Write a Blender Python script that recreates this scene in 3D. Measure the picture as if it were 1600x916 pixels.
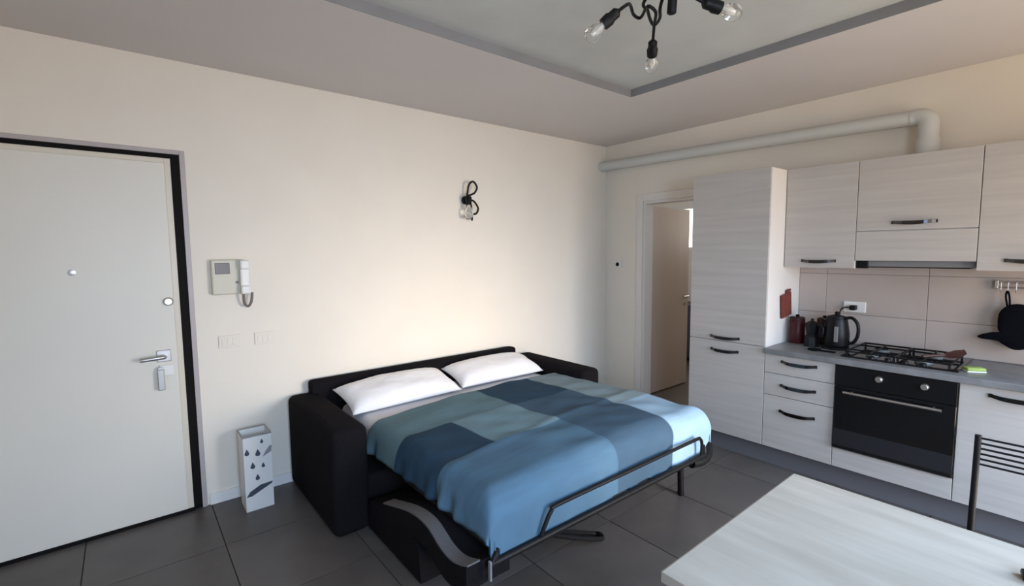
import bpy, bmesh, math, random
from mathutils import Vector, Matrix, noise
random.seed(7)
SC = bpy.context.scene
for o in list(bpy.data.objects): bpy.data.objects.remove(o)
COL = SC.collection

# ------------------------------------------------------------------ camera
CAM = (-4.19915, -3.50011, 1.59773)
r = Vector((0.77564716, -0.63109515, -0.00950819))
u = Vector((0.06194805, 0.06112822, 0.99620569))
f = Vector((0.62811936, 0.77329313, -0.08650904))
cd = bpy.data.cameras.new('camera'); cam = bpy.data.objects.new('camera', cd); COL.objects.link(cam)
cd.sensor_width = 36; cd.lens = 743.725 / 1600 * 36; cd.clip_start = .02
cam.matrix_world = Matrix(((r.x, u.x, -f.x, CAM[0]), (r.y, u.y, -f.y, CAM[1]), (r.z, u.z, -f.z, CAM[2]), (0, 0, 0, 1)))
SC.camera = cam

# ------------------------------------------------------------------ world, light, exposure
W = bpy.data.worlds.new('world'); SC.world = W; W.use_nodes = True
bg = W.node_tree.nodes['Background']; bg.inputs[0].default_value = (.55, .72, 1, 1); bg.inputs[1].default_value = 1.0
vs = SC.view_settings; vs.view_transform = 'Standard'; vs.look = 'None'; vs.gamma = 1; vs.use_curve_mapping = False; vs.exposure = 0.12

def area(name, loc, direction, sx, sy, power, col, spread=180):
    l = bpy.data.lights.new(name, 'AREA'); l.shape = 'RECTANGLE'; l.size = sx; l.size_y = sy
    l.energy = power; l.color = col; l.spread = math.radians(spread)
    o = bpy.data.objects.new(name, l); COL.objects.link(o); o.location = loc
    o.rotation_euler = Vector(direction).to_track_quat('-Z', 'Z').to_euler(); return o
# daylight through the glazed balcony door (behind the table) and the window behind the camera
area('balcony_door_skylight', (-1.35, -5.0, 1.25), (-.2, 1, -.85), 1.3, 2.0, 64, (.33, .61, 1.0), 110)
area('balcony_door_glow_beam', (-1.35, -5.0, .9), (-.19, 1, -.12), 1.3, 1.5, 13, (1.0, .74, .45), 48)  # warm beam narrowed and aimed to add the glow above the bed
area('balcony_door_diffuse', (-1.35, -5.0, 1.1), (-.1, 1, .2), 1.3, 1.9, 44, (1.0, .79, .57), 165)
area('window_skylight', (-4.0, -5.0, 1.6), (.4, 1, -.6), 1.2, 1.2, 52, (.33, .61, 1.0), 120)
area('window_diffuse', (-4.0, -5.0, 1.6), (.1, 1, .15), 1.2, 1.2, 24, (1.0, .80, .60), 170)
area('other_room_window_light', (2.42, -.6, 1.9), (-1, 0, -.3), 1.9, .6, 18, (1.0, .88, .78))

# ------------------------------------------------------------------ materials
MATS = {}
def mat(name, col, rough=.6, metal=0., var=0., scale=8., stretch=(1, 1, 1), bump=0., col2=None, spec=.5, rnd=0., **kw):
    m = bpy.data.materials.new(name); m.use_nodes = True; nt = m.node_tree; N = nt.nodes; L = nt.links
    p = N['Principled BSDF']; p.inputs['Roughness'].default_value = rough; p.inputs['Metallic'].default_value = metal
    p.inputs['Specular IOR Level'].default_value = spec
    c = (*col, 1)
    if var or col2 or bump:
        tc = N.new('ShaderNodeTexCoord'); mp = N.new('ShaderNodeMapping'); mp.inputs['Scale'].default_value = stretch
        nz = N.new('ShaderNodeTexNoise'); nz.inputs['Scale'].default_value = scale; nz.inputs['Detail'].default_value = 5
        L.new(tc.outputs['Object'], mp.inputs['Vector']); L.new(mp.outputs[0], nz.inputs['Vector'])
        if rnd:
            oi = N.new('ShaderNodeObjectInfo'); va = N.new('ShaderNodeVectorMath'); va.operation = 'SCALE'
            cb = N.new('ShaderNodeCombineXYZ')
            for i in range(3): L.new(oi.outputs['Random'], cb.inputs[i])
            L.new(cb.outputs[0], va.inputs[0]); va.inputs['Scale'].default_value = 40
            L.new(va.outputs[0], mp.inputs['Location'])
        rp = N.new('ShaderNodeValToRGB'); rp.color_ramp.elements[0].position = .32; rp.color_ramp.elements[1].position = .68
        d = col2 if col2 else tuple(x * (1 - var) for x in col)
        rp.color_ramp.elements[0].color = (*d, 1); rp.color_ramp.elements[1].color = c
        L.new(nz.outputs['Fac'], rp.inputs[0])
        out = rp.outputs[0]
        if rnd:
            hv = N.new('ShaderNodeHueSaturation'); mr = N.new('ShaderNodeMapRange')
            mr.inputs['To Min'].default_value = 1 - rnd; mr.inputs['To Max'].default_value = 1 + rnd
            L.new(oi.outputs['Random'], mr.inputs[0]); L.new(mr.outputs[0], hv.inputs['Value']); L.new(out, hv.inputs['Color']); out = hv.outputs[0]
        L.new(out, p.inputs['Base Color'])
        if bump:
            b = N.new('ShaderNodeBump'); b.inputs['Strength'].default_value = bump; b.inputs['Distance'].default_value = .004
            L.new(nz.outputs['Fac'], b.inputs['Height']); L.new(b.outputs[0], p.inputs['Normal'])
    else:
        p.inputs['Base Color'].default_value = c
    for k, v in kw.items(): p.inputs[k.replace('_', ' ')].default_value = v
    MATS[name] = m; return m

PLASTER = mat('plaster_warm_white', (.80, .742, .645), .85, var=.03, scale=3, bump=.05)
CEIL = mat('ceiling_paint', (.66, .62, .60), .9, var=.03, scale=2)
CEIL_R = mat('ceiling_recess_stucco', (.60, .62, .60), .8, var=.10, scale=3, bump=.2)
CEIL_E = mat('ceiling_edge_grey', (.26, .26, .265), .7, var=.1, scale=5)
TILE = mat('floor_tile_slate', (.108, .095, .086), .38, col2=(.084, .074, .068), scale=5, bump=.05, spec=.35, rnd=.10)
GROUT = mat('grout_dark', (.03, .03, .03), .9)
WHITEP = mat('white_paint', (.78, .77, .74), .5)
DOORW = mat('door_panel_white', (.72, .685, .60), .45, var=.03, scale=2.5)
DOORE = mat('door_edge_cream', (.66, .60, .49), .4)
BLACKF = mat('door_frame_black', (.005, .004, .004), .7, spec=.15)
FRAMEG = mat('door_trim_taupe', (.42, .37, .36), .4)
WOOD = mat('kitchen_laminate_greige', (.52, .485, .45), .5, col2=(.45, .42, .39), scale=3.2, stretch=(1, .45, 9), rnd=.0)
CARC = mat('cabinet_carcass_white', (.74, .70, .65), .5)
PLINTH = mat('plinth_slate', (.14, .14, .15), .5)
WTOP = mat('worktop_grey_stone', (.22, .22, .22), .4, col2=(.16, .16, .162), scale=14)
TILEW = mat('backsplash_tile_beige', (.50, .43, .39), .35, var=.06, scale=4, rnd=.03)
GROUTW = mat('backsplash_grout', (.42, .36, .33), .8)
STEEL = mat('brushed_steel', (.50, .48, .46), .38, 1.)
HANDLE = mat('handle_dark_nickel', (.07, .068, .07), .22, 1.)
BLACK = mat('black_plastic', (.005, .005, .006), .4, spec=.22)
BLACKM = mat('black_metal', (.006, .006, .007), .5, spec=.25)
GLASSB = mat('oven_black_glass', (.006, .006, .007), .08)
GLASSG = mat('oven_lower_glass', (.02, .02, .024), .12)
GREYM = mat('grey_enamel', (.2, .2, .2), .4)
SOFA = mat('sofa_charcoal_fabric', (.012, .0105, .012), .95, var=.35, scale=160, bump=.25, spec=.06)
LINING = mat('grey_lining_fabric', (.13, .125, .125), .9, var=.2, scale=120)
LINEN = mat('white_cotton', (.86, .84, .84), .85, var=.03, scale=6)
SHEET = mat('pale_grey_sheet', (.70, .69, .72), .85, var=.03, scale=6)
TABLEW = mat('table_pale_oak', (.53, .495, .43), .5, col2=(.43, .395, .335), scale=2.2, stretch=(7, 1, 3), spec=.35)
TABLEE = mat('table_edge_brown', (.33, .28, .23), .5)
PIPEW = mat('white_duct_plastic', (.60, .61, .57), .5)
PLASTW = mat('white_plastic', (.80, .79, .75), .4)
PLASTC = mat('cream_plastic', (.58, .55, .44), .4)
SCREEN = mat('intercom_screen', (.20, .19, .19), .2)
CORD = mat('grey_cord', (.16, .14, .13), .5)
RED = mat('red_cotton', (.17, .032, .020), .9, var=.25, scale=40)
REDT = mat('dark_red_tin', (.06, .009, .009), .4, spec=.25)
BRNT = mat('dark_brown_tin', (.035, .012, .011), .4, spec=.25)
GREEN = mat('green_sponge', (.36, .46, .12), .9, var=.2, scale=60)
BROWN = mat('dark_wood', (.06, .022, .016), .5)
CLOTHB = mat('black_quilted_cotton', (.005, .0055, .008), .95, spec=.04)
GLASS = mat('clear_glass', (1, 1, 1), .03, Transmission_Weight=1., IOR=1.45)
PANE = mat('window_glass', (1, 1, 1), .0, Transmission_Weight=1., IOR=1.05)
BULBIN = mat('filament_glint_white', (.9, .88, .8), .3)  # filament white, also used for the highlight in the ceiling bulbs
CUTPRINT = mat('dark_cutout_and_print', (.045, .06, .085), .6)
PRINTG = mat('grey_print', (.25, .25, .27), .6)
STANDW = mat('umbrella_stand_white', (.72, .72, .70), .4)
CHEST = mat('dark_chest_wood', (.05, .03, .03), .5)

def duvet_material():
    m = bpy.data.materials.new('duvet_blue_patchwork'); m.use_nodes = True; nt = m.node_tree; N = nt.nodes; L = nt.links
    p = N['Principled BSDF']; p.inputs['Roughness'].default_value = .85; p.inputs['Specular IOR Level'].default_value = .06
    tc = N.new('ShaderNodeTexCoord'); sp = N.new('ShaderNodeSeparateXYZ'); L.new(tc.outputs['Object'], sp.inputs[0])
    def step(axis, v):
        n = N.new('ShaderNodeMapRange'); n.inputs['From Min'].default_value = v - .004; n.inputs['From Max'].default_value = v + .004
        L.new(sp.outputs[axis], n.inputs[0]); return n.outputs[0]
    def mix(fac, a, b):
        n = N.new('ShaderNodeMix'); n.data_type = 'RGBA'; L.new(fac, n.inputs[0])
        for s, v in ((6, a), (7, b)):
            if isinstance(v, tuple): n.inputs[s].default_value = (*v, 1)
            else: L.new(v, n.inputs[s])
        return n.outputs[2]
    T = (.120, .195, .225); D = (.028, .058, .094); LT = (.155, .245, .285); G = (.20, .265, .295); MD = (.056, .098, .145); B = (.082, .152, .220); P = (.27, .40, .52)
    xs = (-2.73, -2.25, -1.72); s = [step(0, x) for x in xs]
    def row(c): return mix(s[2], mix(s[1], mix(s[0], c[0], c[1]), c[2]), c[3])
    r1 = row((T, T, D, G)); r2 = row((D, LT, MD, G)); r3 = row((B, B, MD, P))
    c = mix(step(1, -1.54), r3, mix(step(1, -1.10), r2, r1))
    wv = N.new('ShaderNodeTexNoise'); wv.inputs['Scale'].default_value = 6
    mp = N.new('ShaderNodeMapping'); mp.inputs['Scale'].default_value = (1, 7, 1); L.new(tc.outputs['Object'], mp.inputs[0]); L.new(mp.outputs[0], wv.inputs['Vector'])
    mr = N.new('ShaderNodeMapRange'); mr.inputs['To Min'].default_value = .86; mr.inputs['To Max'].default_value = 1.14; L.new(wv.outputs['Fac'], mr.inputs[0])
    hv = N.new('ShaderNodeHueSaturation'); L.new(mr.outputs[0], hv.inputs['Value']); L.new(c, hv.inputs['Color'])
    L.new(hv.outputs[0], p.inputs['Base Color'])
    return m
DUVET = duvet_material()

# ------------------------------------------------------------------ mesh helpers
class B:
    def __init__(s): s.bm = bmesh.new()
    def box(s, x0, x1, y0, y1, z0, z1, bev=0., seg=2, M=None):
        vs = bmesh.ops.create_cube(s.bm, size=1)['verts']
        for v in vs: v.co = Vector((x0 + (x1 - x0) * (v.co.x + .5), y0 + (y1 - y0) * (v.co.y + .5), z0 + (z1 - z0) * (v.co.z + .5)))
        if bev:
            es = list({e for v in vs for e in v.link_edges})
            res = bmesh.ops.bevel(s.bm, geom=es, offset=bev, segments=seg, profile=.5, affect='EDGES')
            vs = list({v for fc in res['faces'] for v in fc.verts} | {v for v in vs if v.is_valid})
        if M:
            for v in vs: v.co = M @ v.co
        return s
    def rings(s, rs, cap=True, closed=False):
        V = [[s.bm.verts.new(p) for p in ring] for ring in rs]; n = len(V[0])
        rng = range(len(V)) if closed else range(len(V) - 1)
        for i in rng:
            a, b = V[i], V[(i + 1) % len(V)]
            for j in range(n):
                k = (j + 1) % n; s.bm.faces.new((a[j], a[k], b[k], b[j]))
        if cap and not closed:
            s.bm.faces.new(V[0][::-1]); s.bm.faces.new(V[-1])
        return s
    def tube(s, pts, r, seg=10, closed=False, taper=None):
        P = [Vector(p) for p in pts]; n = len(P); rs = []
        up = None
        for i, p in enumerate(P):
            if closed: t = (P[(i + 1) % n] - P[i - 1])
            else: t = (P[min(i + 1, n - 1)] - P[max(i - 1, 0)])
            t.normalize()
            if up is None:
                up = t.orthogonal().normalized()
            else:
                up = (up - t * up.dot(t))
                up = up.normalized() if up.length > 1e-6 else t.orthogonal().normalized()
            w = t.cross(up); rr = r if taper is None else r * taper[i]
            rs.append([p + (up * math.cos(a) + w * math.sin(a)) * rr for a in [2 * math.pi * k / seg for k in range(seg)]])
        return s.rings(rs, closed=closed)
    def cyl(s, p0, p1, r, r1=None, seg=20):
        p0, p1 = Vector(p0), Vector(p1); return s.lathe([(r, 0), (r if r1 is None else r1, (p1 - p0).length)], p0, p1 - p0, seg)
    def lathe(s, prof, base, axis=(0, 0, 1), seg=24):
        ax = Vector(axis).normalized(); e = ax.orthogonal().normalized(); w = ax.cross(e); base = Vector(base)
        return s.rings([[base + ax * h + (e * math.cos(a) + w * math.sin(a)) * max(rr, 1e-4) for a in [2 * math.pi * k / seg for k in range(seg)]] for rr, h in prof])
    def prism(s, poly, fn, a, b):
        """poly: 2-D outline; fn(u,v,t) -> 3-D; extruded from t=a to t=b"""
        return s.rings([[Vector(fn(q[0], q[1], t)) for q in poly] for t in (a, b)])
LOC = {}
def mk(name, b, m, parent=None, smooth=False, loc=None, mods=None):
    o_loc = Vector(LOC[parent.name]) if parent else Vector(loc or (0, 0, 0))
    bm = b.bm; bmesh.ops.recalc_face_normals(bm, faces=bm.faces[:])
    for v in bm.verts: v.co -= o_loc
    me = bpy.data.meshes.new(name); bm.to_mesh(me); bm.free()
    me.materials.append(m)
    if smooth:
        me.polygons.foreach_set('use_smooth', [True] * len(me.polygons))
        if smooth != 'all':
            me.set_sharp_from_angle(angle=math.radians(40))
    o = bpy.data.objects.new(name, me); COL.objects.link(o)
    if parent: o.parent = parent
    else: o.location = o_loc
    LOC[o.name] = o_loc; return o
def tag(o, label, cat, group=None):
    o['label'] = label; o['category'] = cat
    if group: o['group'] = group
    return o
def thing(name, label, cat, loc, group=None):
    o = bpy.data.objects.new(name, None); COL.objects.link(o); o.location = loc; o.empty_display_size = .1
    LOC[o.name] = Vector(loc); return tag(o, label, cat, group)
def struct(o, label=None):
    o['kind'] = 'structure'
    if label: o['label'] = label
    return o
def sroot(name, loc=(0, 0, 0)):
    o = bpy.data.objects.new(name, None); COL.objects.link(o); o.location = loc; LOC[o.name] = Vector(loc); return struct(o)
def bx(*a, **k): return B().box(*a, **k)
def catmull(pts, n=8, closed=False):
    P = [Vector(p) for p in pts]; out = []; m = len(P)
    for i in range(m if closed else m - 1):
        g = lambda k: P[k % m] if closed else P[max(0, min(m - 1, k))]
        p0, p1, p2, p3 = g(i - 1), g(i), g(i + 1), g(i + 2)
        for k in range(n):
            t = k / n
            out.append(.5 * ((2 * p1) + (-p0 + p2) * t + (2 * p0 - 5 * p1 + 4 * p2 - p3) * t * t + (-p0 + 3 * p1 - 3 * p2 + p3) * t ** 3))
    if not closed: out.append(P[-1])
    return out

# ------------------------------------------------------------------ room shell
H = 2.736; XL = -5.3; YF = -5.1
DX0, DX1, DZ = -4.93, -3.885, 2.21           # entrance door opening
ID0, ID1, IDZ = -1.32, -.50, 2.10            # opening to the other room in the kitchen wall
b = B(); b.box(XL - .2, DX0, 0, .2, 0, 2.9); b.box(DX1, .12, 0, .2, 0, 2.9); b.box(DX0, DX1, 0, .2, DZ, 2.9)
struct(mk('wall_back', b, PLASTER), 'warm white plaster wall behind the sofa bed')
b = B(); b.box(0, .12, ID1, 0, 0, 2.9); b.box(0, .12, YF, ID0, 0, 2.9); b.box(0, .12, ID0, ID1, IDZ, 2.9)
wall_r = struct(mk('wall_right', b, PLASTER), 'warm white plaster wall behind the kitchen')
struct(mk('wall_left', bx(XL - .2, XL, YF, 0, 0, 2.9), PLASTER))
b = B(); b.box(XL - .2, -4.65, YF - .2, YF, 0, 2.9); b.box(-4.65, -3.35, YF - .2, YF, 0, .95); b.box(-4.65, -3.35, YF - .2, YF, 2.25, 2.9)
b.box(-3.35, -2.05, YF - .2, YF, 0, 2.9); b.box(-2.05, -.65, YF - .2, YF, 2.25, 2.9); b.box(-.65, .12, YF - .2, YF, 0, 2.9)
struct(mk('wall_front', b, PLASTER))
# windows behind the camera: they let the daylight in
def window(name, x0, x1, z0, z1, leaves):
    fr = B(); y0, y1 = YF - .14, YF - .07
    fr.box(x0, x0 + .06, y0, y1, z0, z1); fr.box(x1 - .06, x1, y0, y1, z0, z1); fr.box(x0 + .06, x1 - .06, y0, y1, z0, z0 + .06); fr.box(x0 + .06, x1 - .06, y0, y1, z1 - .06, z1)
    root = struct(mk(name, fr, WHITEP))
    n = leaves; w = (x1 - x0 - .12) / n
    for i in range(n):
        a = x0 + .06 + i * w; q = B()
        q.box(a, a + .05, y0 + .01, y1 - .01, z0 + .06, z1 - .06); q.box(a + w - .05, a + w, y0 + .01, y1 - .01, z0 + .06, z1 - .06)
        q.box(a + .05, a + w - .05, y0 + .01, y1 - .01, z0 + .06, z0 + .12); q.box(a + .05, a + w - .05, y0 + .01, y1 - .01, z1 - .12, z1 - .06)
        lf = mk('window_sash', q, WHITEP, root)
        mk('pane', bx(a + .05, a + w - .05, YF - .108, YF - .102, z0 + .12, z1 - .12), PANE, lf)
    return root
window('window_1', -2.05, -.65, 0, 2.25, 2)
window('window_2', -4.65, -3.35, .95, 2.25, 2)

# ceiling: lowered border around a recessed panel
RX0, RX1, RY0, RY1, RH = -4.05, -1.19, -3.85, -1.225, .055
b = B(); b.box(XL, RX0, YF, 0, H, 2.9); b.box(RX1, 0, YF, 0, H, 2.9); b.box(RX0, RX1, RY1, 0, H, 2.9); b.box(RX0, RX1, YF, RY0, H, 2.9)
ceil = struct(mk('ceiling', b, CEIL), 'lowered grey white ceiling border')
mk('recess_panel', bx(RX0, RX1, RY0, RY1, H + RH, 2.9), CEIL_R, ceil)
t = .004
b = B(); b.box(RX0, RX1, RY1 - t, RY1, H, H + RH); b.box(RX0, RX1, RY0, RY0 + t, H, H + RH); b.box(RX0, RX0 + t, RY0, RY1, H, H + RH); b.box(RX1 - t, RX1, RY0, RY1, H, H + RH)
struct(mk('trim_1', b, CEIL_E), 'dark grey edge of the ceiling recess')

# floor: 60 cm slate tiles, each its own piece on a dark bed
floor = struct(mk('floor', bx(XL - .2, .12, YF - .2, .2, -.1, -.004), GROUT), 'dark slate grey tiled floor')
xs = [XL] + [-3.86 + .6 * k for k in range(-2, 7) if XL < -3.86 + .6 * k < 0] + [0]
ys = [YF] + [-.56 - .6 * k for k in range(7, -1, -1) if YF < -.56 - .6 * k] + [0]
cache = {}; g = .003
for i in range(len(xs) - 1):
    for j in range(len(ys) - 1):
        w, h = round(xs[i + 1] - xs[i], 3), round(ys[j + 1] - ys[j], 3)
        if (w, h) not in cache:
            o = mk('tile', bx(-w / 2 + g, w / 2 - g, -h / 2 + g, h / 2 - g, -.0035, 0), TILE, floor); cache[(w, h)] = o
        else:
            o = cache[(w, h)].copy(); COL.objects.link(o); o.parent = floor
        o.location = ((xs[i] + xs[i + 1]) / 2, (ys[j] + ys[j + 1]) / 2, 0)

# baseboards
b = B(); b.box(XL, -4.95, -.012, 0, 0, .07); b.box(-3.865, 0, -.012, 0, 0, .07)
struct(mk('baseboard_back', b, WHITEP), 'low white skirting along the back wall')
struct(mk('baseboard_right', bx(-.012, 0, -.425, -.012, 0, .07), WHITEP))

# the room seen through the open door
struct(mk('floor_hall', bx(.12, 2.6, -2.6, 1.4, -.1, 0), mat('hall_floor', (.09, .07, .06), .5, var=.1)))
struct(mk('ceiling_hall', bx(.12, 2.6, -2.6, 1.4, 2.6, 2.7), PLASTER))
b = B(); b.box(2.5, 2.6, -2.6, 1.4, 0, 1.60); b.box(2.5, 2.6, -2.6, 1.4, 2.26, 2.6); b.box(2.5, 2.6, -2.6, -1.6, 1.6, 2.26); b.box(2.5, 2.6, .95, 1.4, 1.6, 2.26)
struct(mk('wall_hall_far', b, PLASTER))
struct(mk('wall_hall_left', bx(.12, 2.5, 1.3, 1.4, 0, 2.6), PLASTER))
struct(mk('wall_hall_right', bx(.12, 2.5, -2.6, -2.5, 0, 2.6), PLASTER))
b = B(); b.box(2.52, 2.57, -1.6, -1.55, 1.6, 2.26); b.box(2.52, 2.57, .90, .95, 1.6, 2.26); b.box(2.52, 2.57, -1.55, .90, 1.6, 1.64); b.box(2.52, 2.57, -1.55, .9, 2.22, 2.26)
w3 = struct(mk('window_3', b, WHITEP), 'bright high window in the other room')
SKYP = mat('pane_daylight_glow', (1, 1, 1), .2); SKYP.node_tree.nodes['Principled BSDF'].inputs['Emission Color'].default_value = (1, .97, .95, 1); SKYP.node_tree.nodes['Principled BSDF'].inputs['Emission Strength'].default_value = 2.2  # pane emits by itself, standing in for daylight outside
mk('pane', bx(2.54, 2.55, -1.55, .90, 1.64, 2.22), SKYP, w3)
c = thing('dark_chest', 'dark wooden chest seen through the doorway', 'chest', (2.25, .4, 0))
mk('body', bx(2.03, 2.49, -.2, .9, .05, .78), CHEST, c); mk('top', bx(2.0, 2.49, -.23, .93, .78, .81), CHEST, c)
for y in (-.18, .36): mk('drawer', bx(2.015, 2.03, y, y + .52, .12, .72, .004), CHEST, c)
for y in (-.15, .85): mk('foot', bx(2.06, 2.12, y - .02, y + .03, 0, .05), CHEST, c)

# interior door: casing on the kitchen wall, leaf opened into the other room
d2 = sroot('door_2', (0, -.9, 0)); d2['label'] = 'pale interior door standing open into the next room'
b = B(); b.box(-.015, 0, ID1, ID1 + .075, 0, IDZ + .075, .003); b.box(-.015, 0, ID0, ID1, IDZ, IDZ + .075, .003); b.box(-.015, 0, ID0 - .07, ID0, 0, IDZ + .075, .003)
mk('casing', b, CARC, d2)
b = B(); b.box(0, .135, ID1 - .025, ID1, 0, IDZ); b.box(0, .135, ID0, ID0 + .025, 0, IDZ); b.box(0, .135, ID0 + .025, ID1 - .025, IDZ - .025, IDZ)
mk('jamb', b, CARC, d2)
LEAF = mat('interior_door_leaf', (.55, .47, .42), .45, var=.05, scale=3, stretch=(4, 4, .5))
lf = mk('leaf', bx(.14, .976, -.447, -.407, .012, 2.065, .002), LEAF, d2)
for z in (1.06, .97):
    mk('rosette', B().cyl((.91, -.447, z), (.91, -.455, z), .022), STEEL, lf, True)
mk('lever', B().tube(catmull([(.91, -.454, 1.06), (.91, -.49, 1.06), (.89, -.50, 1.06), (.80, -.50, 1.06)], 5), .009), STEEL, lf, True)
for z in (.25, 1.85): mk('hinge', B().cyl((.137, -.454, z - .04), (.137, -.454, z + .04), .007), STEEL, d2, True)

# thermostat
t = thing('thermostat', 'small white wall thermostat with a dark dial near the corner', 'thermostat', (0, -.185, 1.40))
mk('plate', bx(-.018, -.0005, -.225, -.145, 1.41, 1.49, .004), PLASTW, t); mk('dial', B().lathe([(.021, 0), (.021, .008), (.017, .012)], (-.018, -.187, 1.449), (-1, 0, 0)), BLACK, t, True)

# ------------------------------------------------------------------ entrance door
d1 = sroot('door_1', (-4.4, 0, 0)); d1['label'] = 'white armoured entrance door in a black frame'
b = B(); b.box(DX1 - .022, DX1 + .005, -.012, .10, 0, DZ + .005, .002); b.box(DX0 - .005, DX0 + .022, -.012, .10, 0, DZ + .005, .002); b.box(DX0 + .022, DX1 - .022, -.012, .10, DZ - .020, DZ + .005, .002)
mk('outer_trim', b, FRAMEG, d1)
b = B(); b.box(DX1 - .075, DX1 - .022, .000, .16, 0, DZ - .020); b.box(DX0 + .022, DX0 + .075, .000, .16, 0, DZ - .020); b.box(DX0 + .075, DX1 - .075, .000, .16, DZ - .060, DZ - .020)
mk('frame', b, BLACKF, d1)
lx0, lx1, lz = DX0 + .062, DX1 - .068, DZ - .048
lf = mk('leaf', bx(lx0, lx1 - .030, -.022, .05, .022, lz - .028, .003), DOORW, d1)
b = B(); b.box(lx1 - .030, lx1, -.018, .05, .022, lz, .002); b.box(lx0, lx1 - .030, -.018, .05, lz - .028, lz, .002)
mk('edge_strip', b, DOORE, d1)
mk('threshold', bx(DX0 + .03, DX1 - .06, -.024, .10, .0005, .02, .002), BLACKF, d1)
mk('peephole', B().lathe([(.017, 0), (.017, .004), (.008, .006)], (-4.42, -.022, 1.508), (0, -1, 0)), STEEL, lf, True)
mk('upper_lock', B().lathe([(.025, 0), (.025, .012), (.018, .022)], (-4.01, -.022, 1.322), (0, -1, 0)), STEEL, lf, True)
mk('handle_rosette', bx(-4.085, -4.015, -.032, -.022, .965, 1.035, .004), STEEL, lf)
mk('handle', B().tube(catmull([(-4.05, -.03, 1.0), (-4.05, -.075, 1.0), (-4.07, -.085, 1.0), (-4.165, -.082, .995)], 6), .011, taper=[1.1] * 18 + [.9]), STEEL, lf, True)
mk('cylinder_plate', bx(-4.075, -4.005, -.034, -.022, .88, .945, .004), PLASTW, lf)
b = B(); b.cyl((-4.07, -.034, .925), (-4.07, -.055, .925), .014); b.box(-4.088, -4.055, -.062, -.052, .80, .925, .004)
mk('key_fob', b, STEEL, lf)

# intercom and switch plates
t = thing('intercom', 'cream wall intercom with white handset and small screen', 'intercom', (-3.69, 0, 1.28))
body = mk('body', bx(-3.785, -3.60, -.045, -.0005, 1.345, 1.565, .008), PLASTC, t)
mk('screen', bx(-3.765, -3.685, -.049, -.045, 1.475, 1.545, .003), SCREEN, body); mk('button', B().cyl((-3.648, -.045, 1.42), (-3.648, -.052, 1.42), .009), CORD, body, True)
b = B(); b.box(-3.635, -3.58, -.085, -.050, 1.345, 1.56, .012); b.box(-3.635, -3.58, -.10, -.06, 1.50, 1.56, .012); b.box(-3.635, -3.58, -.10, -.06, 1.345, 1.40, .012)
mk('handset', b, PLASTW, t)
mk('cord', B().tube(catmull([(-3.618, -.06, 1.35), (-3.615, -.05, 1.29), (-3.595, -.045, 1.262), (-3.575, -.05, 1.29), (-3.565, -.04, 1.35)], 6), .008), CORD, t, True)
for x, l in ((-3.705, 'white switch plate under the intercom, nearer the entrance door'), (-3.50, 'white switch plate under the intercom, nearer the sofa bed')):
    t = thing('switch_plate', l, 'switch', (x, 0, 1.0), 'switch plates under the intercom')
    mk('plate', bx(x - .06, x + .06, -.009, -.0005, 1.0, 1.08, .003), PLASTER, t)
    for k in (-1, 0, 1): mk('rocker', bx(x + k * .03 - .013, x + k * .03 + .013, -.013, -.009, 1.015, 1.065, .002), PLASTER, t)

# ------------------------------------------------------------------ umbrella stand
ux0, ux1, uy0, uy1, uh = -3.705, -3.548, -.266, -.10, .475
t = thing('umbrella_stand', 'white square umbrella stand with dark raindrop pattern beside the entrance door', 'umbrella stand', ((ux0 + ux1) / 2, (uy0 + uy1) / 2, 0))
k = .004
b = B(); b.box(ux0, ux1, uy0, uy0 + k, .0, uh); b.box(ux0, ux0 + k, uy0 + k, uy1, 0, uh); b.box(ux1 - k, ux1, uy0 + k, uy1, 0, uh); b.box(ux0 + k, ux1 - k, uy1 - k, uy1, 0, uh)
bd = mk('body', b, STANDW, t)
mk('base_tray', bx(ux0 + k, ux1 - k, uy0 + k, uy1 - k, .004, .02), STANDW, t)
mk('rim', B().tube([(ux0, uy0, uh), (ux1, uy0, uh), (ux1, uy1, uh), (ux0, uy1, uh)], .005, 8, True), GREYM, t)
uw = ux1 - ux0
def drop(cx, cz, s):
    pts = [(0, s * 1.1)] + [(s * .55 * math.cos(a), s * .55 * math.sin(a) - .15 * s) for a in [math.radians(150 + 240 * i / 10) for i in range(11)]]
    b = B().prism(pts, lambda q, w, y: (cx + q, y, cz + w), uy0 - .0015, uy0 + .001); mk('raindrop', b, CUTPRINT, bd)  # dark plates stand in for cut-out drops and the shade inside
for fx, z, s in ((.12, .375, .024), (.50, .36, .026), (.30, .285, .024), (.67, .275, .018), (.45, .205, .022), (.66, .43, .016)):
    drop(ux0 + uw * fx, z, s)
mk('printed_leaf', B().prism([(0, 0), (.05, .025), (.055, .06), (.045, .065), (.02, .035)], lambda q, w, y: (ux0 + uw * .66 + q, y, .33 + w), uy0 - .0015, uy0 + .001), PRINTG, bd)
mk('printed_umbrella', B().prism([(0, 0), (.03, .0), (.145, .052), (.15, .065), (.08, .06), (.02, .03)], lambda q, w, y: (ux0 + .004 + q, y, .095 + w), uy0 - .0015, uy0 + .001), CUTPRINT, bd)

# ------------------------------------------------------------------ sofa bed
S = thing('sofa_bed', 'charcoal fabric sofa bed folded out against the wall', 'sofa bed', (-2.28, -.5, 0))
def soft(b): return b
mk('armrest', bx(-3.385, -3.175, -.93, -.015, .002, .625, .045, 4), SOFA, S, 'all')
mk('armrest', bx(-1.375, -1.165, -.93, -.015, .002, .625, .045, 4), SOFA, S, 'all')
mk('backrest', bx(-3.245, -1.40, -.115, -.015, .10, .71, .025, 3), SOFA, S, 'all')
mk('seat_base', bx(-3.18, -1.37, -.88, -.14, .04, .30, .02, 3), SOFA, S, 'all')
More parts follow.
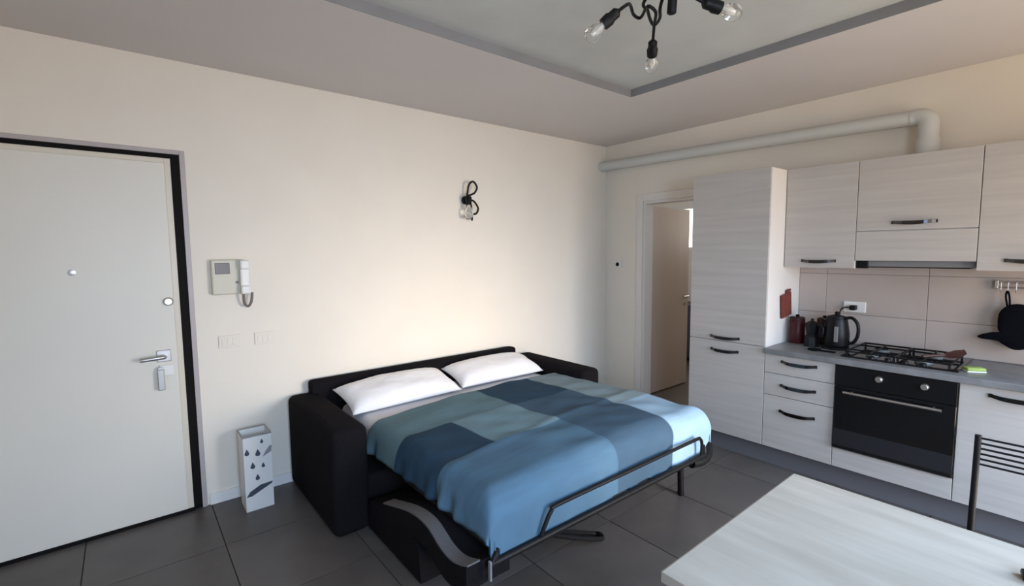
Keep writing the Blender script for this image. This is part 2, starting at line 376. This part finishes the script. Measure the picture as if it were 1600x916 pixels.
# folded seat hanging in front under the mattress
def slab(poly, th):
    up = [(y, z) for y, z in poly]; lo = [(y, z - th) for y, z in poly[::-1]]; return up + lo
fs = B().prism([(-.93, .02), (-.93, .16), (-1.10, .20), (-1.30, .235), (-1.48, .225), (-1.54, .17), (-1.555, .02)], lambda y, z, x: (x, y, z), -3.195, -1.40)
mk('folded_seat', fs, SOFA, S, True)
cl = [(p.x, p.y) for p in catmull([(-.98, .20, 0), (-1.2, .265, 0), (-1.45, .335, 0), (-1.62, .345, 0), (-1.76, .295, 0), (-1.86, .29, 0), (-1.965, .325, 0)], 5)]
fc = mk('folded_cushion', B().prism(slab(cl, .105), lambda y, z, x: (x, y, z), -3.205, -2.98), SOFA, S, True)
mk('lining', B().prism([(y, z + .008) for y, z in cl[4:]] + [(y, z + .0005) for y, z in cl[4:][::-1]], lambda y, z, x: (x, y, z), -3.198, -3.135), LINING, fc, True)
# metal bed frame
fr = B()
for p0, p1 in (((-3.06, -.2), (-3.06, -1.985)), ((-1.40, -.2), (-1.40, -1.985))): fr.tube([(*p0, .345), (*p1, .345)], .014)
for y in (-.2, -.8, -1.4): fr.tube([(-3.06, y, .342), (-1.40, y, .342)], .012)
fr.tube([(-3.10, -1.985, .305), (-1.42, -2.0, .305)], .016)
fr.tube([(-3.06, -1.985, .345), (-3.09, -1.985, .305)], .014); fr.tube([(-1.40, -1.985, .345), (-1.42, -2.0, .305)], .014)
mk('bed_frame', fr, BLACKM, S, True)
hp = [(-2.82, -1.99, .31), (-2.80, -1.995, .36), (-2.76, -2.0, .425), (-2.71, -2.0, .438), (-2.2, -2.005, .438), (-1.58, -2.01, .438), (-1.50, -2.01, .43), (-1.475, -2.01, .39), (-1.47, -2.005, .31)]
mk('foot_hoop', B().tube(catmull(hp, 4), .010), BLACKM, S, True)
mk('leg', B().tube(catmull([(-1.50, -1.86, .33), (-1.475, -1.865, .2), (-1.464, -1.866, .03)], 4), .020), BLACKM, S, True)
mk('foot', B().lathe([(.020, 0), (.022, .02), (.018, .04)], (-1.463, -1.866, 0)), BLACK, S, True)
lg = catmull([(-2.80, -1.95, .30), (-2.50, -1.86, .15), (-2.27, -1.80, .022), (-2.225, -1.83, .016), (-2.26, -1.87, .022), (-2.50, -1.93, .15), (-2.76, -1.98, .30)], 5)
mk('leg', B().tube(lg, .012), BLACKM, S, True)
mk('corner_bracket', B().tube(catmull([(-1.56, -1.99, .285), (-1.46, -2.0, .275), (-1.37, -1.99, .29), (-1.305, -1.95, .34), (-1.275, -1.88, .39), (-1.28, -1.80, .40)], 5), .030), BLACKM, S, True)
mk('hinge_link', bx(-3.118, -3.108, -2.012, -1.995, .25, .335, .003), GREYM, S)

mt = B().box(-3.06, -1.40, -1.93, -.125, .36, .525, .05, 4)
m_ = tag(mk('mattress', mt, SHEET, None, 'all', (-2.22, -1.06, .36)), 'mattress in a pale sheet on the fold-out bed frame', 'mattress')

def pillow(label, cx, cy, cz, L_, Wd, T, tilt, rz):
    b = B(); nx, ny = 36, 24
    R = Matrix.Translation((cx, cy, cz)) @ Matrix.Rotation(rz, 4, 'Z') @ Matrix.Rotation(tilt, 4, 'X')
    top, bot = [], []
    for j in range(ny + 1):
        a, c = [], []
        for i in range(nx + 1):
            uu = -1 + 2 * i / nx; vv = -1 + 2 * j / ny
            px = uu * L_ / 2 * (1 - .07 * (1 - abs(vv)) * abs(uu) ** 4 * 0 - .05 * (1 - vv * vv) * (abs(uu) ** 6)); py = vv * Wd / 2 * (1 - .08 * (1 - uu * uu) * abs(vv) ** 6)
            h = T * ((1 - abs(uu) ** 3.2) * (1 - abs(vv) ** 3.0)) ** .55
            wn = .012 * noise.noise(Vector((uu * 2.3 + cx * 3, vv * 1.7, 1.3))) + .005 * noise.noise(Vector((uu * 7, vv * 6 + cx, 4)))
            edge = (1 - abs(uu) ** 8) * (1 - abs(vv) ** 8)
            a.append(b.bm.verts.new(R @ Vector((px, py, h * .62 + wn * edge + .004)))); c.append(b.bm.verts.new(R @ Vector((px, py, -h * .22 - .004))))
        top.append(a); bot.append(c)
    for j in range(ny):
        for i in range(nx):
            b.bm.faces.new((top[j][i], top[j][i + 1], top[j + 1][i + 1], top[j + 1][i])); b.bm.faces.new((bot[j][i], bot[j + 1][i], bot[j + 1][i + 1], bot[j][i + 1]))
    for j in range(ny):
        b.bm.faces.new((top[j][0], top[j + 1][0], bot[j + 1][0], bot[j][0])); b.bm.faces.new((top[j][nx], bot[j][nx], bot[j + 1][nx], top[j + 1][nx]))
    for i in range(nx):
        b.bm.faces.new((top[0][i], bot[0][i], bot[0][i + 1], top[0][i + 1])); b.bm.faces.new((top[ny][i], top[ny][i + 1], bot[ny][i + 1], bot[ny][i]))
    return tag(mk('pillow', b, LINEN, None, 'all', (cx, cy, cz)), label, 'pillow', 'pillows at the head of the sofa bed')
pillow('white pillow at the bed head, nearer the entrance door', -2.68, -.310, .594, .86, .36, .15, math.radians(15), math.radians(2))
pillow('white pillow at the bed head, nearer the kitchen', -1.80, -.290, .594, .84, .34, .15, math.radians(15), math.radians(-1))

def make_duvet():
    b = B(); x0, x1, yf = -3.085, -1.30, -1.972; r = .085; rf = .12; hangL, hangR, hangF = .17, .12, .30; top = .545
    def fold(s, a, c, r):
        """arc position s along a folded strip; a,c = outer faces; returns (pos, drop)"""
        q = math.pi / 2 * r
        if s < a + r:
            d = a + r - s
            if d < q: return a + r - r * math.sin(d / r), r * (1 - math.cos(d / r))
            return a, r + d - q
        if s > c - r:
            d = s - (c - r)
            if d < q: return c - r + r * math.sin(d / r), r * (1 - math.cos(d / r))
            return c, r + d - q
        return s, 0
    q = math.pi / 2 * r - r
    nx, ny = 130, 110
    s0, s1 = x0 - q - hangL + r, x1 + q + hangR - r
    V = []
    for j in range(ny + 1):
        rowv = []
        for i in range(nx + 1):
            s = s0 + (s1 - s0) * i / nx
            x, dx = fold(s, x0, x1, r)
            yh = -.675 + (x + 3.1) * .065
            t0, t1 = yf - math.pi / 2 * rf + rf - hangF + rf, yh
            t = t1 + (t0 - t1) * j / ny
            y, dy = fold(t, yf, 5, rf)
            drop = (dx ** 2.2 + dy ** 2.2) ** (1 / 2.2) if dx and dy else dx + dy
            # pull the hanging corners in
            if dx > r and dy > r:
                kx = min(1, (dx - r) / .1) * min(1, (dy - r) / .1)
                x += (.05 if x < -2 else -.05) * kx; y += .03 * kx
            puff = .035 * math.sin(math.pi * min(1, max(0, (x - x0) / (x1 - x0)))) ** .5 + .02 * max(0, min(1, (-.9 - y) / .6))
            w = .016 * noise.noise(Vector((x * 2.2, y * 2.6, 0))) + .012 * noise.noise(Vector((x * 5 + y * 3, y * 6 - x, 3)))
            ridge = .007 * math.exp(-((y + 1.50 - .10 * (x + 2.2)) / .035) ** 2)
            z = top + puff + w + ridge - drop
            hangf = max(0, min(1, (dx - .05) / .1)); hangy = max(0, min(1, (dy - .05) / .1))
            rip = .024 * math.sin(y * 46 + 3 * noise.noise(Vector((y * 3, 0, 5)))) * noise.noise(Vector((y * 2.2, 2, 1)))
            x += hangf * (rip * 2 - .02) * (1 if x < -2 else -1)
            y += hangy * .026 * math.sin(x * 24 + 4 * noise.noise(Vector((x * 2, 3, 0)))) * noise.noise(Vector((x * 3.1, 0, 7)))
            if j < 3: z -= (3 - j) ** 2 * .0035
            rowv.append(b.bm.verts.new((x, y, max(z, .318))))
        V.append(rowv)
    for j in range(ny):
        for i in range(nx): b.bm.faces.new((V[j][i], V[j][i + 1], V[j + 1][i + 1], V[j + 1][i]))
    o = mk('duvet', b, DUVET, None, 'all', (0, 0, 0))
    sm = o.modifiers.new('thickness', 'SOLIDIFY'); sm.thickness = .022; sm.offset = -1
    return tag(o, 'blue patchwork duvet spread over the sofa bed', 'duvet')
make_duvet()

# ------------------------------------------------------------------ wall lamp
t = thing('wall_lamp', 'black wire wall lamp with a clear bulb above the sofa bed', 'lamp', (-1.86, 0, 1.87))
mk('wall_plate', B().lathe([(.035, 0), (.035, .02), (.028, .028)], (-1.875, 0, 2.045), (0, -1, 0)), BLACKM, t, True)
cw = catmull([(-1.875, -.03, 2.05), (-1.885, -.06, 2.10), (-1.875, -.07, 2.17), (-1.835, -.075, 2.20), (-1.80, -.08, 2.155), (-1.825, -.08, 2.105), (-1.865, -.075, 2.085), (-1.91, -.075, 2.065), (-1.905, -.08, 2.025), (-1.86, -.08, 2.04), (-1.825, -.08, 2.025), (-1.79, -.08, 1.975), (-1.81, -.08, 1.93), (-1.845, -.075, 1.92), (-1.850, -.07, 1.875), (-1.85, -.06, 2.0), (-1.865, -.05, 2.05)], 8)
mk('cord', B().tube(cw, .0085), BLACKM, t, True)
mk('socket', B().lathe([(.012, 0), (.024, .012), (.024, .06), (.026, .075)], (-1.88, -.075, 2.075), (-.12, -.1, -1)), BLACKM, t, True)
bp = [(.013, 0), (.015, .012), (.030, .035), (.036, .06), (.031, .085), (.016, .10), (.001, .104)]
mk('bulb', B().lathe([(a * 1.12, h * 1.2) for a, h in bp], (-1.889, -.082, 1.998), (-.05, -.05, -1)), GLASS, t, True)
mk('bulb_core', B().lathe([(.004, 0), (.004, .05)], (-1.889, -.082, 1.995), (-.05, -.05, -1), 8), BULBIN, t)

# ------------------------------------------------------------------ ceiling lamp
lc = Vector((-2.50, -2.42, H + RH))
t = thing('ceiling_lamp', 'black spider ceiling lamp with looped cords and clear bulbs', 'lamp', tuple(lc))
mk('canopy', B().lathe([(.06, 0), (.06, .025), (.02, .035)], lc, (0, 0, -1)), BLACKM, t, True)
mk('stem', B().lathe([(.012, 0), (.012, .17), (.018, .175), (.018, .24), (.010, .245)], lc - Vector((0, 0, .03)), (.14, .17, -1)), BLACKM, t, True)
c0 = lc + Vector((0, 0, -.10))
arms = [((-2.655, -2.26, 2.52), (-2.707, -2.197, 2.455), [(-2.477, -2.263, 2.62), (-2.411, -2.216, 2.622), (-2.367, -2.159, 2.62), (-2.418, -2.162, 2.618), (-2.504, -2.21, 2.612), (-2.58, -2.25, 2.575)]),
        ((-2.283, -2.168, 2.535), (-2.21, -2.112, 2.47), [(-2.438, -2.313, 2.60), (-2.335, -2.238, 2.60), (-2.294, -2.181, 2.602), (-2.36, -2.204, 2.604), (-2.46, -2.264, 2.60), (-2.42, -2.275, 2.585), (-2.351, -2.221, 2.572)]),
        ((-2.43, -2.50, 2.53), (-2.331, -2.563, 2.50), [(-2.50, -2.46, 2.62), (-2.47, -2.47, 2.56)]),
        ((-2.72, -2.60, 2.54), (-2.80, -2.67, 2.50), [(-2.56, -2.47, 2.60), (-2.62, -2.50, 2.66), (-2.60, -2.56, 2.60), (-2.65, -2.56, 2.56)])]
for s0, s1, mid in arms:
    s0 = Vector(s0); d = (Vector(s1) - s0).normalized()
    mk('cord', B().tube(catmull([c0] + mid + [s0], 8), .0068), BLACKM, t, True)
    mk('socket', B().lathe([(.010, 0), (.020, .01), (.020, .035), (.025, .045), (.023, .075)], s0 - d * .01, d), BLACKM, t, True)
    bl = mk('bulb', B().lathe([(a * .86, h * .86) for a, h in bp], s0 + d * .062, d), GLASS, t, True)
    mk('bulb_core', B().lathe([(.011, 0), (.013, .03), (.006, .06)], s0 + d * .062, d, 8), BULBIN, bl)  # core widened in white to stand in for reflections in the unlit bulb

# ------------------------------------------------------------------ kitchen
XF = -.60                                        # front face of the base doors
def bow(y0, y1, x, z, r=.007, out=.028, parent=None, hgt=.012):
    """horizontal arched bar handle on a front facing -x"""
    b = B(); n = 12; rs = []
    for i in range(n + 1):
        q = i / n; y = y0 + (y1 - y0) * q; o = .004 + out * min(1, math.sin(math.pi * q) * 1.6); zz = z + .006 * math.sin(math.pi * q) * -1
        h = hgt * (.75 + .25 * math.sin(math.pi * q))
        rs.append([Vector((x - o + dx, y, zz + dz)) for dx, dz in ((-.004, -h), (.004, -h), (.004, h), (-.004, h))])
    b.rings(rs)
    for y in (y0, y1):
        b.box(x - .008, x - .0003, y - .008, y + .008, z - .010, z + .010)
    return mk('handle', b, HANDLE, parent)
def front(name, y0, y1, z0, z1, parent, x=XF, hy=None, hz=None):
    o = mk(name, bx(x, x + .019, y0 + .002, y1 - .002, z0 + .002, z1 - .002, .0015, 1), WOOD, parent)
    if hy: bow(hy[0], hy[1], x, hz, parent=o)
    return o
ZP, ZT = .147, .842
def carcass(p, y0, y1, z0, z1, x0): return mk('body', bx(x0 + .020, -.002, y0 + .001, y1 - .001, z0, z1, .001, 1), CARC, p)
def plinth(p, y0, y1): return mk('plinth', bx(XF + .055, XF + .070, y0, y1, .0005, ZP), PLINTH, p)

k1 = thing('tall_cabinet', 'tall light wood grain larder cabinet beside the inner doorway', 'cabinet', (-.3, -1.70, 0))
mk('body', bx(XF + .020, -.002, -1.999, -1.401, ZP, 2.182, .001, 1), CARC, k1); plinth(k1, -2.0, -1.4)
front('door', -2.0, -1.4, .885, 2.182, k1, hy=(-1.805, -1.59), hz=.918)
front('door', -2.0, -1.4, ZP, .885, k1, hy=(-1.80, -1.595), hz=.815)
k2 = thing('drawer_cabinet', 'light wood grain base cabinet with three drawers', 'cabinet', (-.3, -2.225, 0))
carcass(k2, -2.45, -2.0, ZP, ZT, XF); plinth(k2, -2.45, -2.0)
for z0, z1, hz in ((.702, ZT, .797), (.540, .702, .625), (ZP, .540, .437)):
    front('drawer', -2.45, -2.0, z0, z1, k2, hy=(-2.335, -2.122), hz=hz)
k3 = thing('oven_cabinet', 'light wood grain housing panel below the black oven', 'cabinet', (-.3, -2.75, 0))
b = B(); b.box(XF + .02, -.002, -3.049, -3.032, ZP, ZT); b.box(XF + .02, -.002, -2.468, -2.451, ZP, ZT); b.box(XF + .02, -.002, -3.032, -2.468, ZP, ZP + .018); b.box(XF + .02, -.002, -3.032, -2.468, .262, .278)
mk('body', b, CARC, k3); plinth(k3, -3.05, -2.45)
front('panel', -3.05, -2.45, ZP, .278, k3)
for (y0, y1, h, lab) in ((-3.65, -3.05, (-3.385, -3.176), 'light wood grain base cabinet behind the metal chair'),):
    k = thing('base_cabinet', lab, 'cabinet', (-.3, (y0 + y1) / 2, 0)); carcass(k, y0, y1, ZP, ZT, XF); plinth(k, y0, y1)
    front('door', y0, y1, ZP, ZT, k, hy=h, hz=.797)
tag(mk('worktop', bx(-.625, -.002, -3.65, -2.002, .843, .882, .004, 2), WTOP, None, loc=(-.3, -3.1, .843)), 'grey stone-look kitchen worktop running past the hob', 'worktop')

ov = thing('oven', 'black built-in oven with steel bar handle and two knobs', 'oven', (-.35, -2.75, .28))
mk('body', bx(XF + .018, -.06, -3.028, -2.472, .281, .838), GREYM, ov)
mk('control_panel', bx(XF - .014, XF + .018, -3.047, -2.453, .705, .840, .002, 1), BLACK, ov)
od = mk('door', bx(XF - .014, XF + .018, -3.047, -2.453, .282, .702, .003, 1), GLASSB, ov)
mk('lower_glass_band', bx(XF - .0155, XF - .0135, -3.045, -2.455, .305, .415), GLASSG, od)
b = B(); b.tube([(XF - .05, -2.99, .672), (XF - .05, -2.51, .672)], .009); 
for y in (-2.95, -2.55): b.cyl((XF - .05, y, .672), (XF - .014, y, .672), .006, seg=10)
mk('handle', b, STEEL, od, True)
for y in (-2.687, -2.905):
    mk('knob', B().lathe([(.021, 0), (.019, .018), (.015, .022)], (XF - .014, y, .787), (-1, 0, 0)), STEEL, ov, True)

# backsplash tiles belong to the kitchen wall
mk('tile_bed', bx(-.004, 0, -3.65, -2.0, .882, 1.50), GROUTW, wall_r)
ty = [-2.0, -2.19, -2.79, -3.39, -3.65]; tz = [.884, 1.108, 1.408, 1.50]
for i in range(len(ty) - 1):
    for j in range(3):
        mk('tile', bx(-.012, -.004, ty[i + 1] + .0015, ty[i] - .0015, tz[j] + .0015, tz[j + 1] - .0015, .0012, 1), TILEW, wall_r)

# wall cabinets
XU = -.333; ZU = 1.461; ZH = 2.185
u1 = thing('wall_cabinet', 'light wood grain wall cabinet left of the cooker hood', 'cabinet', (-.16, -2.225, ZU))
mk('body', bx(XU + .02, -.014, -2.449, -2.003, ZU, ZH, .001, 1), CARC, u1)
front('door', -2.45, -2.002, ZU, ZH, u1, XU, (-2.333, -2.13), 1.512)
u2 = thing('hood_cabinet', 'light wood grain flap cabinet above the cooker hood', 'cabinet', (-.16, -2.75, ZU))
mk('body', bx(XU + .02, -.014, -3.049, -2.451, 1.60, ZH, .001, 1), CARC, u2)
front('flap_door', -3.05, -2.45, 1.712, ZH, u2, XU, (-2.86, -2.65), 1.762)
hd = thing('cooker_hood', 'built-in cooker hood with wood grain front above the hob', 'cooker hood', (-.16, -2.75, 1.50))
front('front_panel', -3.05, -2.45, 1.513, 1.710, hd, XU)
mk('casing', bx(XU + .04, -.02, -3.045, -2.455, 1.475, 1.598, .003), GREYM, hd)
mk('filter', bx(XU + .06, -.05, -3.02, -2.48, 1.468, 1.475), BLACK, hd)
mk('switch_block', bx(XU + .025, XU + .055, -2.52, -2.455, 1.462, 1.512, .003), BLACK, hd)
for (y0, y1, lab) in ((-3.65, -3.05, 'light wood grain wall cabinet right of the cooker hood'),):
    u3 = thing('wall_cabinet', lab, 'cabinet', (-.16, (y0 + y1) / 2, ZU))
    mk('body', bx(XU + .02, -.014, y0 + .001, y1 - .001, ZU, ZH, .001, 1), CARC, u3)
    front('door', y0, y1, ZU, ZH, u3, XU, (-3.385, -3.172), 1.522)

# extractor duct
t = thing('extractor_duct', 'white extractor duct running along the wall above the kitchen', 'duct', (-.15, -1.4, 2.19))
dz = 2.455; pr = .049; px_ = -.085
mk('pipe', B().tube([(px_, -.003, 2.512), (px_, -1.3, 2.486), (px_, -2.66, dz)], pr, 20), PIPEW, t, True)
el = [(px_, -2.66, dz), (px_, -2.69, dz)] + [(px_ - .02 * i / 10, -2.69 - .065 * math.sin(a), dz - .065 + .065 * math.cos(a)) for i, a in [(i, math.radians(9 * i)) for i in range(1, 11)]] + [(px_ - .02, -2.755, dz - .16)]
mk('elbow', B().tube(el, pr + .005, 20), PIPEW, t, True)
mk('collar', B().cyl((px_ - .02, -2.755, 2.187), (px_ - .02, -2.755, 2.30), pr + .012), PIPEW, t, True)

# hob
ZW = .882
t = thing('gas_hob', 'black gas hob with cast iron grates set in the worktop', 'hob', (-.29, -2.75, ZW))
mk('plate', bx(-.54, -.06, -3.035, -2.455, ZW, ZW + .010, .004), GLASSB, t)
for (x, y, rr) in ((-.20, -2.60, .045), (-.42, -2.60, .035), (-.20, -2.88, .035), (-.42, -2.86, .045)):
    bn = mk('burner', B().lathe([(rr, 0), (rr, .012), (rr * .8, .016)], (x, y, ZW + .009)), GREYM, t, True)
    mk('burner_cap', B().lathe([(rr * .8, 0), (rr * .8, .006), (rr * .6, .006)], (x, y, ZW + .024)), BLACKM, bn, True)
for y0, y1 in ((-2.735, -2.475), (-2.995, -2.745)):
    b = B(); zg = ZW + .036
    b.tube([(-.51, y0, zg), (-.51, y1, zg), (-.09, y1, zg), (-.09, y0, zg)], .006, 6, True)
    ym = (y0 + y1) / 2
    b.tube([(-.51, ym, zg), (-.09, ym, zg)], .006, 6)
    for x in (-.20, -.42): b.tube([(x, y0, zg), (x, y1, zg)], .006, 6)
    for x in (-.505, -.095):
        for y in (y0 + .005, y1 - .005): b.tube([(x, y, ZW + .010), (x, y, zg)], .006, 6)
    mk('grate', b, BLACKM, t)
for i in range(4): mk('knob', B().lathe([(.017, 0), (.016, .014), (.012, .017)], (-.522, -2.62 - .085 * i, ZW + .010)), BLACK, t, True)

# things on the worktop
def canister(name, label, x, y, rr, h, m, lid, grp='canisters beside the kettle'):
    t = thing(name, label, 'canister', (x, y, ZW), grp)
    mk('body', B().lathe([(rr * .96, 0), (rr, .006), (rr, h * .86), (rr * .94, h * .88)], (x, y, ZW)), m, t, True)
    ld = mk('lid', B().lathe([(rr * .98, h * .88), (rr * .98, h * .97), (rr * .85, h)], (x, y, ZW)), lid, t, True)
    mk('lid_knob', B().lathe([(rr * .2, h), (rr * .28, h + .012), (rr * .2, h + .018)], (x, y, ZW), seg=12), BLACK, ld, True)
canister('canister', 'dark red tin canister next to the tall cabinet', -.23, -2.075, .052, .20, REDT, BRNT)
canister('canister', 'dark brown red tin canister right behind the kettle', -.16, -2.235, .050, .20, BRNT, REDT)
t = thing('coffee_pot', 'small black stovetop coffee pot between two canisters', 'coffee pot', (-.30, -2.20, ZW))
mk('boiler', B().lathe([(.050, 0), (.046, .07), (.036, .085)], (-.30, -2.20, ZW), seg=8), BLACK, t)
tp = mk('jug', B().lathe([(.036, .087), (.038, .10), (.050, .165)], (-.30, -2.20, ZW), seg=8), BLACK, t)
mk('lid', B().lathe([(.050, .166), (.02, .185), (.008, .19), (.010, .205)], (-.30, -2.20, ZW), seg=8), BLACK, tp)
mk('handle', B().tube(catmull([(-.32, -2.245, ZW + .155), (-.335, -2.275, ZW + .16), (-.34, -2.285, ZW + .12), (-.335, -2.275, ZW + .08)], 5), .008), BLACK, t, True)

kx, ky = -.27, -2.345
t = thing('kettle', 'black electric kettle with a loop handle beside the hob', 'kettle', (kx, ky, ZW))
mk('power_base', B().lathe([(.085, 0), (.085, .016), (.075, .022)], (kx, ky, ZW)), BLACK, t, True)
bd = mk('body', B().lathe([(.078, .023), (.082, .04), (.080, .12), (.068, .20), (.064, .215)], (kx, ky, ZW), seg=32), BLACK, t, True)
mk('lid', B().lathe([(.064, .216), (.058, .235), (.02, .245), (.012, .25), (.014, .262), (.008, .268)], (kx, ky, ZW)), BLACK, t, True)
mk('spout', B().prism([(0, .20), (.04, .215), (.0, .15)], lambda a, z, w: (kx + w, ky + .06 + a, ZW + z), -.02, .02), BLACK, bd)
hd_ = catmull([(kx - .02, ky - .055, ZW + .225), (kx - .025, ky - .10, ZW + .232), (kx - .03, ky - .135, ZW + .19), (kx - .03, ky - .138, ZW + .12), (kx - .025, ky - .115, ZW + .065), (kx - .02, ky - .075, ZW + .05)], 6)
mk('handle', B().tube(hd_, .011), BLACK, t, True)
mk('level_gauge', bx(kx - .088, kx - .074, ky - .035, ky - .012, ZW + .06, ZW + .17, .003), SCREEN, bd)

t = thing('wall_socket', 'white wall socket with a black plug above the kettle', 'socket', (-.012, -2.37, 1.12))
mk('plate', bx(-.022, -.0122, -2.45, -2.31, 1.125, 1.205, .004), PLASTW, t)
pl = mk('plug', bx(-.075, -.022, -2.40, -2.36, 1.145, 1.18, .006), BLACK, t)
mk('plug_cord', B().tube(catmull([(-.07, -2.375, 1.16), (-.10, -2.34, 1.165), (-.09, -2.31, 1.13), (-.06, -2.30, 1.0), (-.07, -2.30, .91), (-.16, -2.325, .888)], 6), .0045, 8), BLACK, pl, True)

t = thing('spoon_rest', 'flat dark spoon rest lying on the worktop in front of the kettle', 'spoon rest', (-.46, -2.31, ZW))
mk('bowl', B().lathe([(.035, 0), (.04, .004), (.043, .012), (.038, .009), (.03, .005)], (-.45, -2.27, ZW)), BLACK, t, True)
mk('grip', bx(-.463, -.437, -2.40, -2.305, ZW, ZW + .010, .004), BLACK, t)

t = thing('red_pot_holder', 'red square pot holder hanging on the tall cabinet side', 'pot holder', (-.27, -2.01, 1.08))
R = Matrix.Translation((-.29, -2.013, 1.17)) @ Matrix.Rotation(math.radians(-7), 4, 'Y')
mk('pad', B().box(-.085, .085, -.008, .008, -.090, .090, .007, 2, R), RED, t, 'all')
mk('hanging_loop', B().box(.01, .085, -.006, .006, .085, .115, .005, 2, R), RED, t)
mk('hook', B().tube(catmull([(-.235, -2.001, 1.285), (-.235, -2.02, 1.28), (-.235, -2.025, 1.265)], 4), .004, 8), STEEL, t, True)

t = thing('spatula', 'dark wooden spatula resting across the right end of the hob', 'spatula', (-.36, -2.99, ZW))
A = Vector((-.46, -2.86, ZW + .056)); D = Vector((-.29, -3.035, ZW + .078))
mk('handle', B().tube([A, A.lerp(D, .5)], .008), BROWN, t, True)
dd = (D - A).normalized(); sd = dd.cross(Vector((0, 0, 1))).normalized(); nn = sd.cross(dd)
mk('blade', B().prism([(-.012, 0), (.012, 0), (.034, .05), (.034, .10), (0, .125), (-.034, .10), (-.034, .05)], lambda a, c, w: A.lerp(D, .48) + sd * a * .6 + nn * a * .8 + dd * c + (nn * .6 - sd * .8) * w, -.004, .004), BROWN, t)

t = thing('sponge', 'green kitchen sponge at the right end of the hob', 'sponge', (-.42, -3.09, ZW))
Rm = Matrix.Translation((-.43, -3.085, ZW)) @ Matrix.Rotation(math.radians(35), 4, 'Z')
mk('foam', B().box(-.03, .03, -.045, .045, .006, .026, .007, 2, Rm), GREEN, t, 'all'); mk('scourer', B().box(-.03, .03, -.045, .045, 0, .007, .002, 1, Rm), PLASTW, t)

# utensil rail
rl = thing('utensil_rail', 'steel utensil rail with hooks on the tiles under the wall cabinet', 'rail', (-.03, -3.35, 1.36))
b = B(); b.tube([(-.045, -3.11, 1.385), (-.045, -3.62, 1.385)], .006); b.tube([(-.045, -3.11, 1.352), (-.045, -3.62, 1.352)], .004, 8)
mk('bar', b, STEEL, rl, True)
for y in (-3.115, -3.615): mk('bracket', bx(-.052, -.0122, y - .008, y + .008, 1.342, 1.395, .003), STEEL, rl)
for y in (-3.135, -3.165, -3.20, -3.235, -3.29):
    mk('hook', B().tube(catmull([(-.045, y, 1.392), (-.055, y, 1.385), (-.056, y, 1.34), (-.06, y, 1.325), (-.07, y, 1.328), (-.073, y, 1.34)], 4), .003, 8), STEEL, rl, True)
t = thing('oven_mitt', 'black quilted oven mitt hanging from the utensil rail, thumb to the left', 'oven mitt', (-.06, -3.2, 1.0))
ol = catmull([(.0, .25, 0), (-.055, .20, 0), (-.06, .10, 0), (-.05, .07, 0), (-.11, .058, 0), (-.145, .040, 0), (-.13, .025, 0), (-.06, .02, 0), (-.03, .0, 0), (.02, -.025, 0), (.08, .0, 0), (.115, .10, 0), (.08, .23, 0)], 5, True)
def mitt(cy, cz, x, th):
    n = len(ol); b = B(); rs = []
    for s, dx in ((.82, -th), (.96, -th * .7), (1, 0), (.96, th * .7), (.82, th)):
        rs.append([Vector((x + dx, cy - q.x * s, cz + .1 + (q.y - .1) * s)) for q in ol])
    b.rings(rs); return b
mk('body', mitt(-3.195, 1.005, -.075, .022), CLOTHB, t, True)
mk('hanging_loop', B().tube(catmull([(-.075, -3.17, 1.24), (-.073, -3.16, 1.30), (-.070, -3.165, 1.333), (-.073, -3.175, 1.30), (-.075, -3.18, 1.24)], 5), .005, 8), CLOTHB, t, True)

# ------------------------------------------------------------------ dining table and chair
T = thing('dining_table', 'pale wood grain dining table in the foreground', 'table', (-2.71, -3.42, 0))
tp = mk('top', bx(-3.146, -2.279, -4.02, -2.821, .722, .750, .002, 1), TABLEW, T)
mk('edge_band', B().box(-3.1475, -3.146, -4.02, -2.821, .722, .7495).box(-2.279, -2.2775, -4.02, -2.821, .722, .7495).box(-3.146, -2.279, -2.821, -2.8195, .722, .7495), TABLEE, tp)
mk('apron', B().box(-3.08, -2.345, -3.95, -2.89, .66, .722), TABLEE, T)
for x in (-3.11, -2.315):
    for y in (-3.98, -2.86): mk('leg', bx(x - .025, x + .025, y - .025, y + .025, 0, .722, .003, 1), GREYM, T)
t = thing('remote_control', 'small black item lying at the right edge of the dining table', 'remote', (-2.45, -3.50, .75))
Rm = Matrix.Translation((-2.445, -3.498, .7505)) @ Matrix.Rotation(math.radians(12), 4, 'Z')
rb = mk('body', B().box(-.022, .022, -.075, .075, 0, .018, .006, 2, Rm), BLACK, t, 'all')
for i in range(4): mk('button', B().box(-.008, .008, -.05 + i * .028, -.034 + i * .028, .0178, .020, 0, 1, Rm), GREYM, rb)

C = thing('dining_chair', 'dark metal chair with thin horizontal back bars beside the table', 'chair', (-1.9, -3.45, 0))
cy0, cy1 = -3.655, -3.250
for y in (cy1, cy0):
    mk('back_post', B().tube(catmull([(-1.68, y, .0), (-1.715, y, .45), (-1.70, y, .70), (-1.69, y, .878)], 5), .0105), BLACKM, C, True)
    mk('leg', B().tube([(-2.10, y, 0), (-2.08, y, .44)], .0125), BLACKM, C, True)
for i in range(6):
    z = .868 - .0205 * i
    mk('back_bar', B().tube([(-1.692, cy1, z), (-1.685, (cy0 + cy1) / 2, z), (-1.692, cy0, z)], .0042, 8), BLACKM, C, True)
mk('seat_frame', B().tube([(-2.08, cy0, .44), (-2.08, cy1, .44), (-1.715, cy1, .44), (-1.715, cy0, .44)], .0115, 8, True), BLACKM, C, True)
mk('seat', bx(-2.09, -1.73, cy0 + .01, cy1 - .01, .452, .475, .008, 2), BLACK, C)
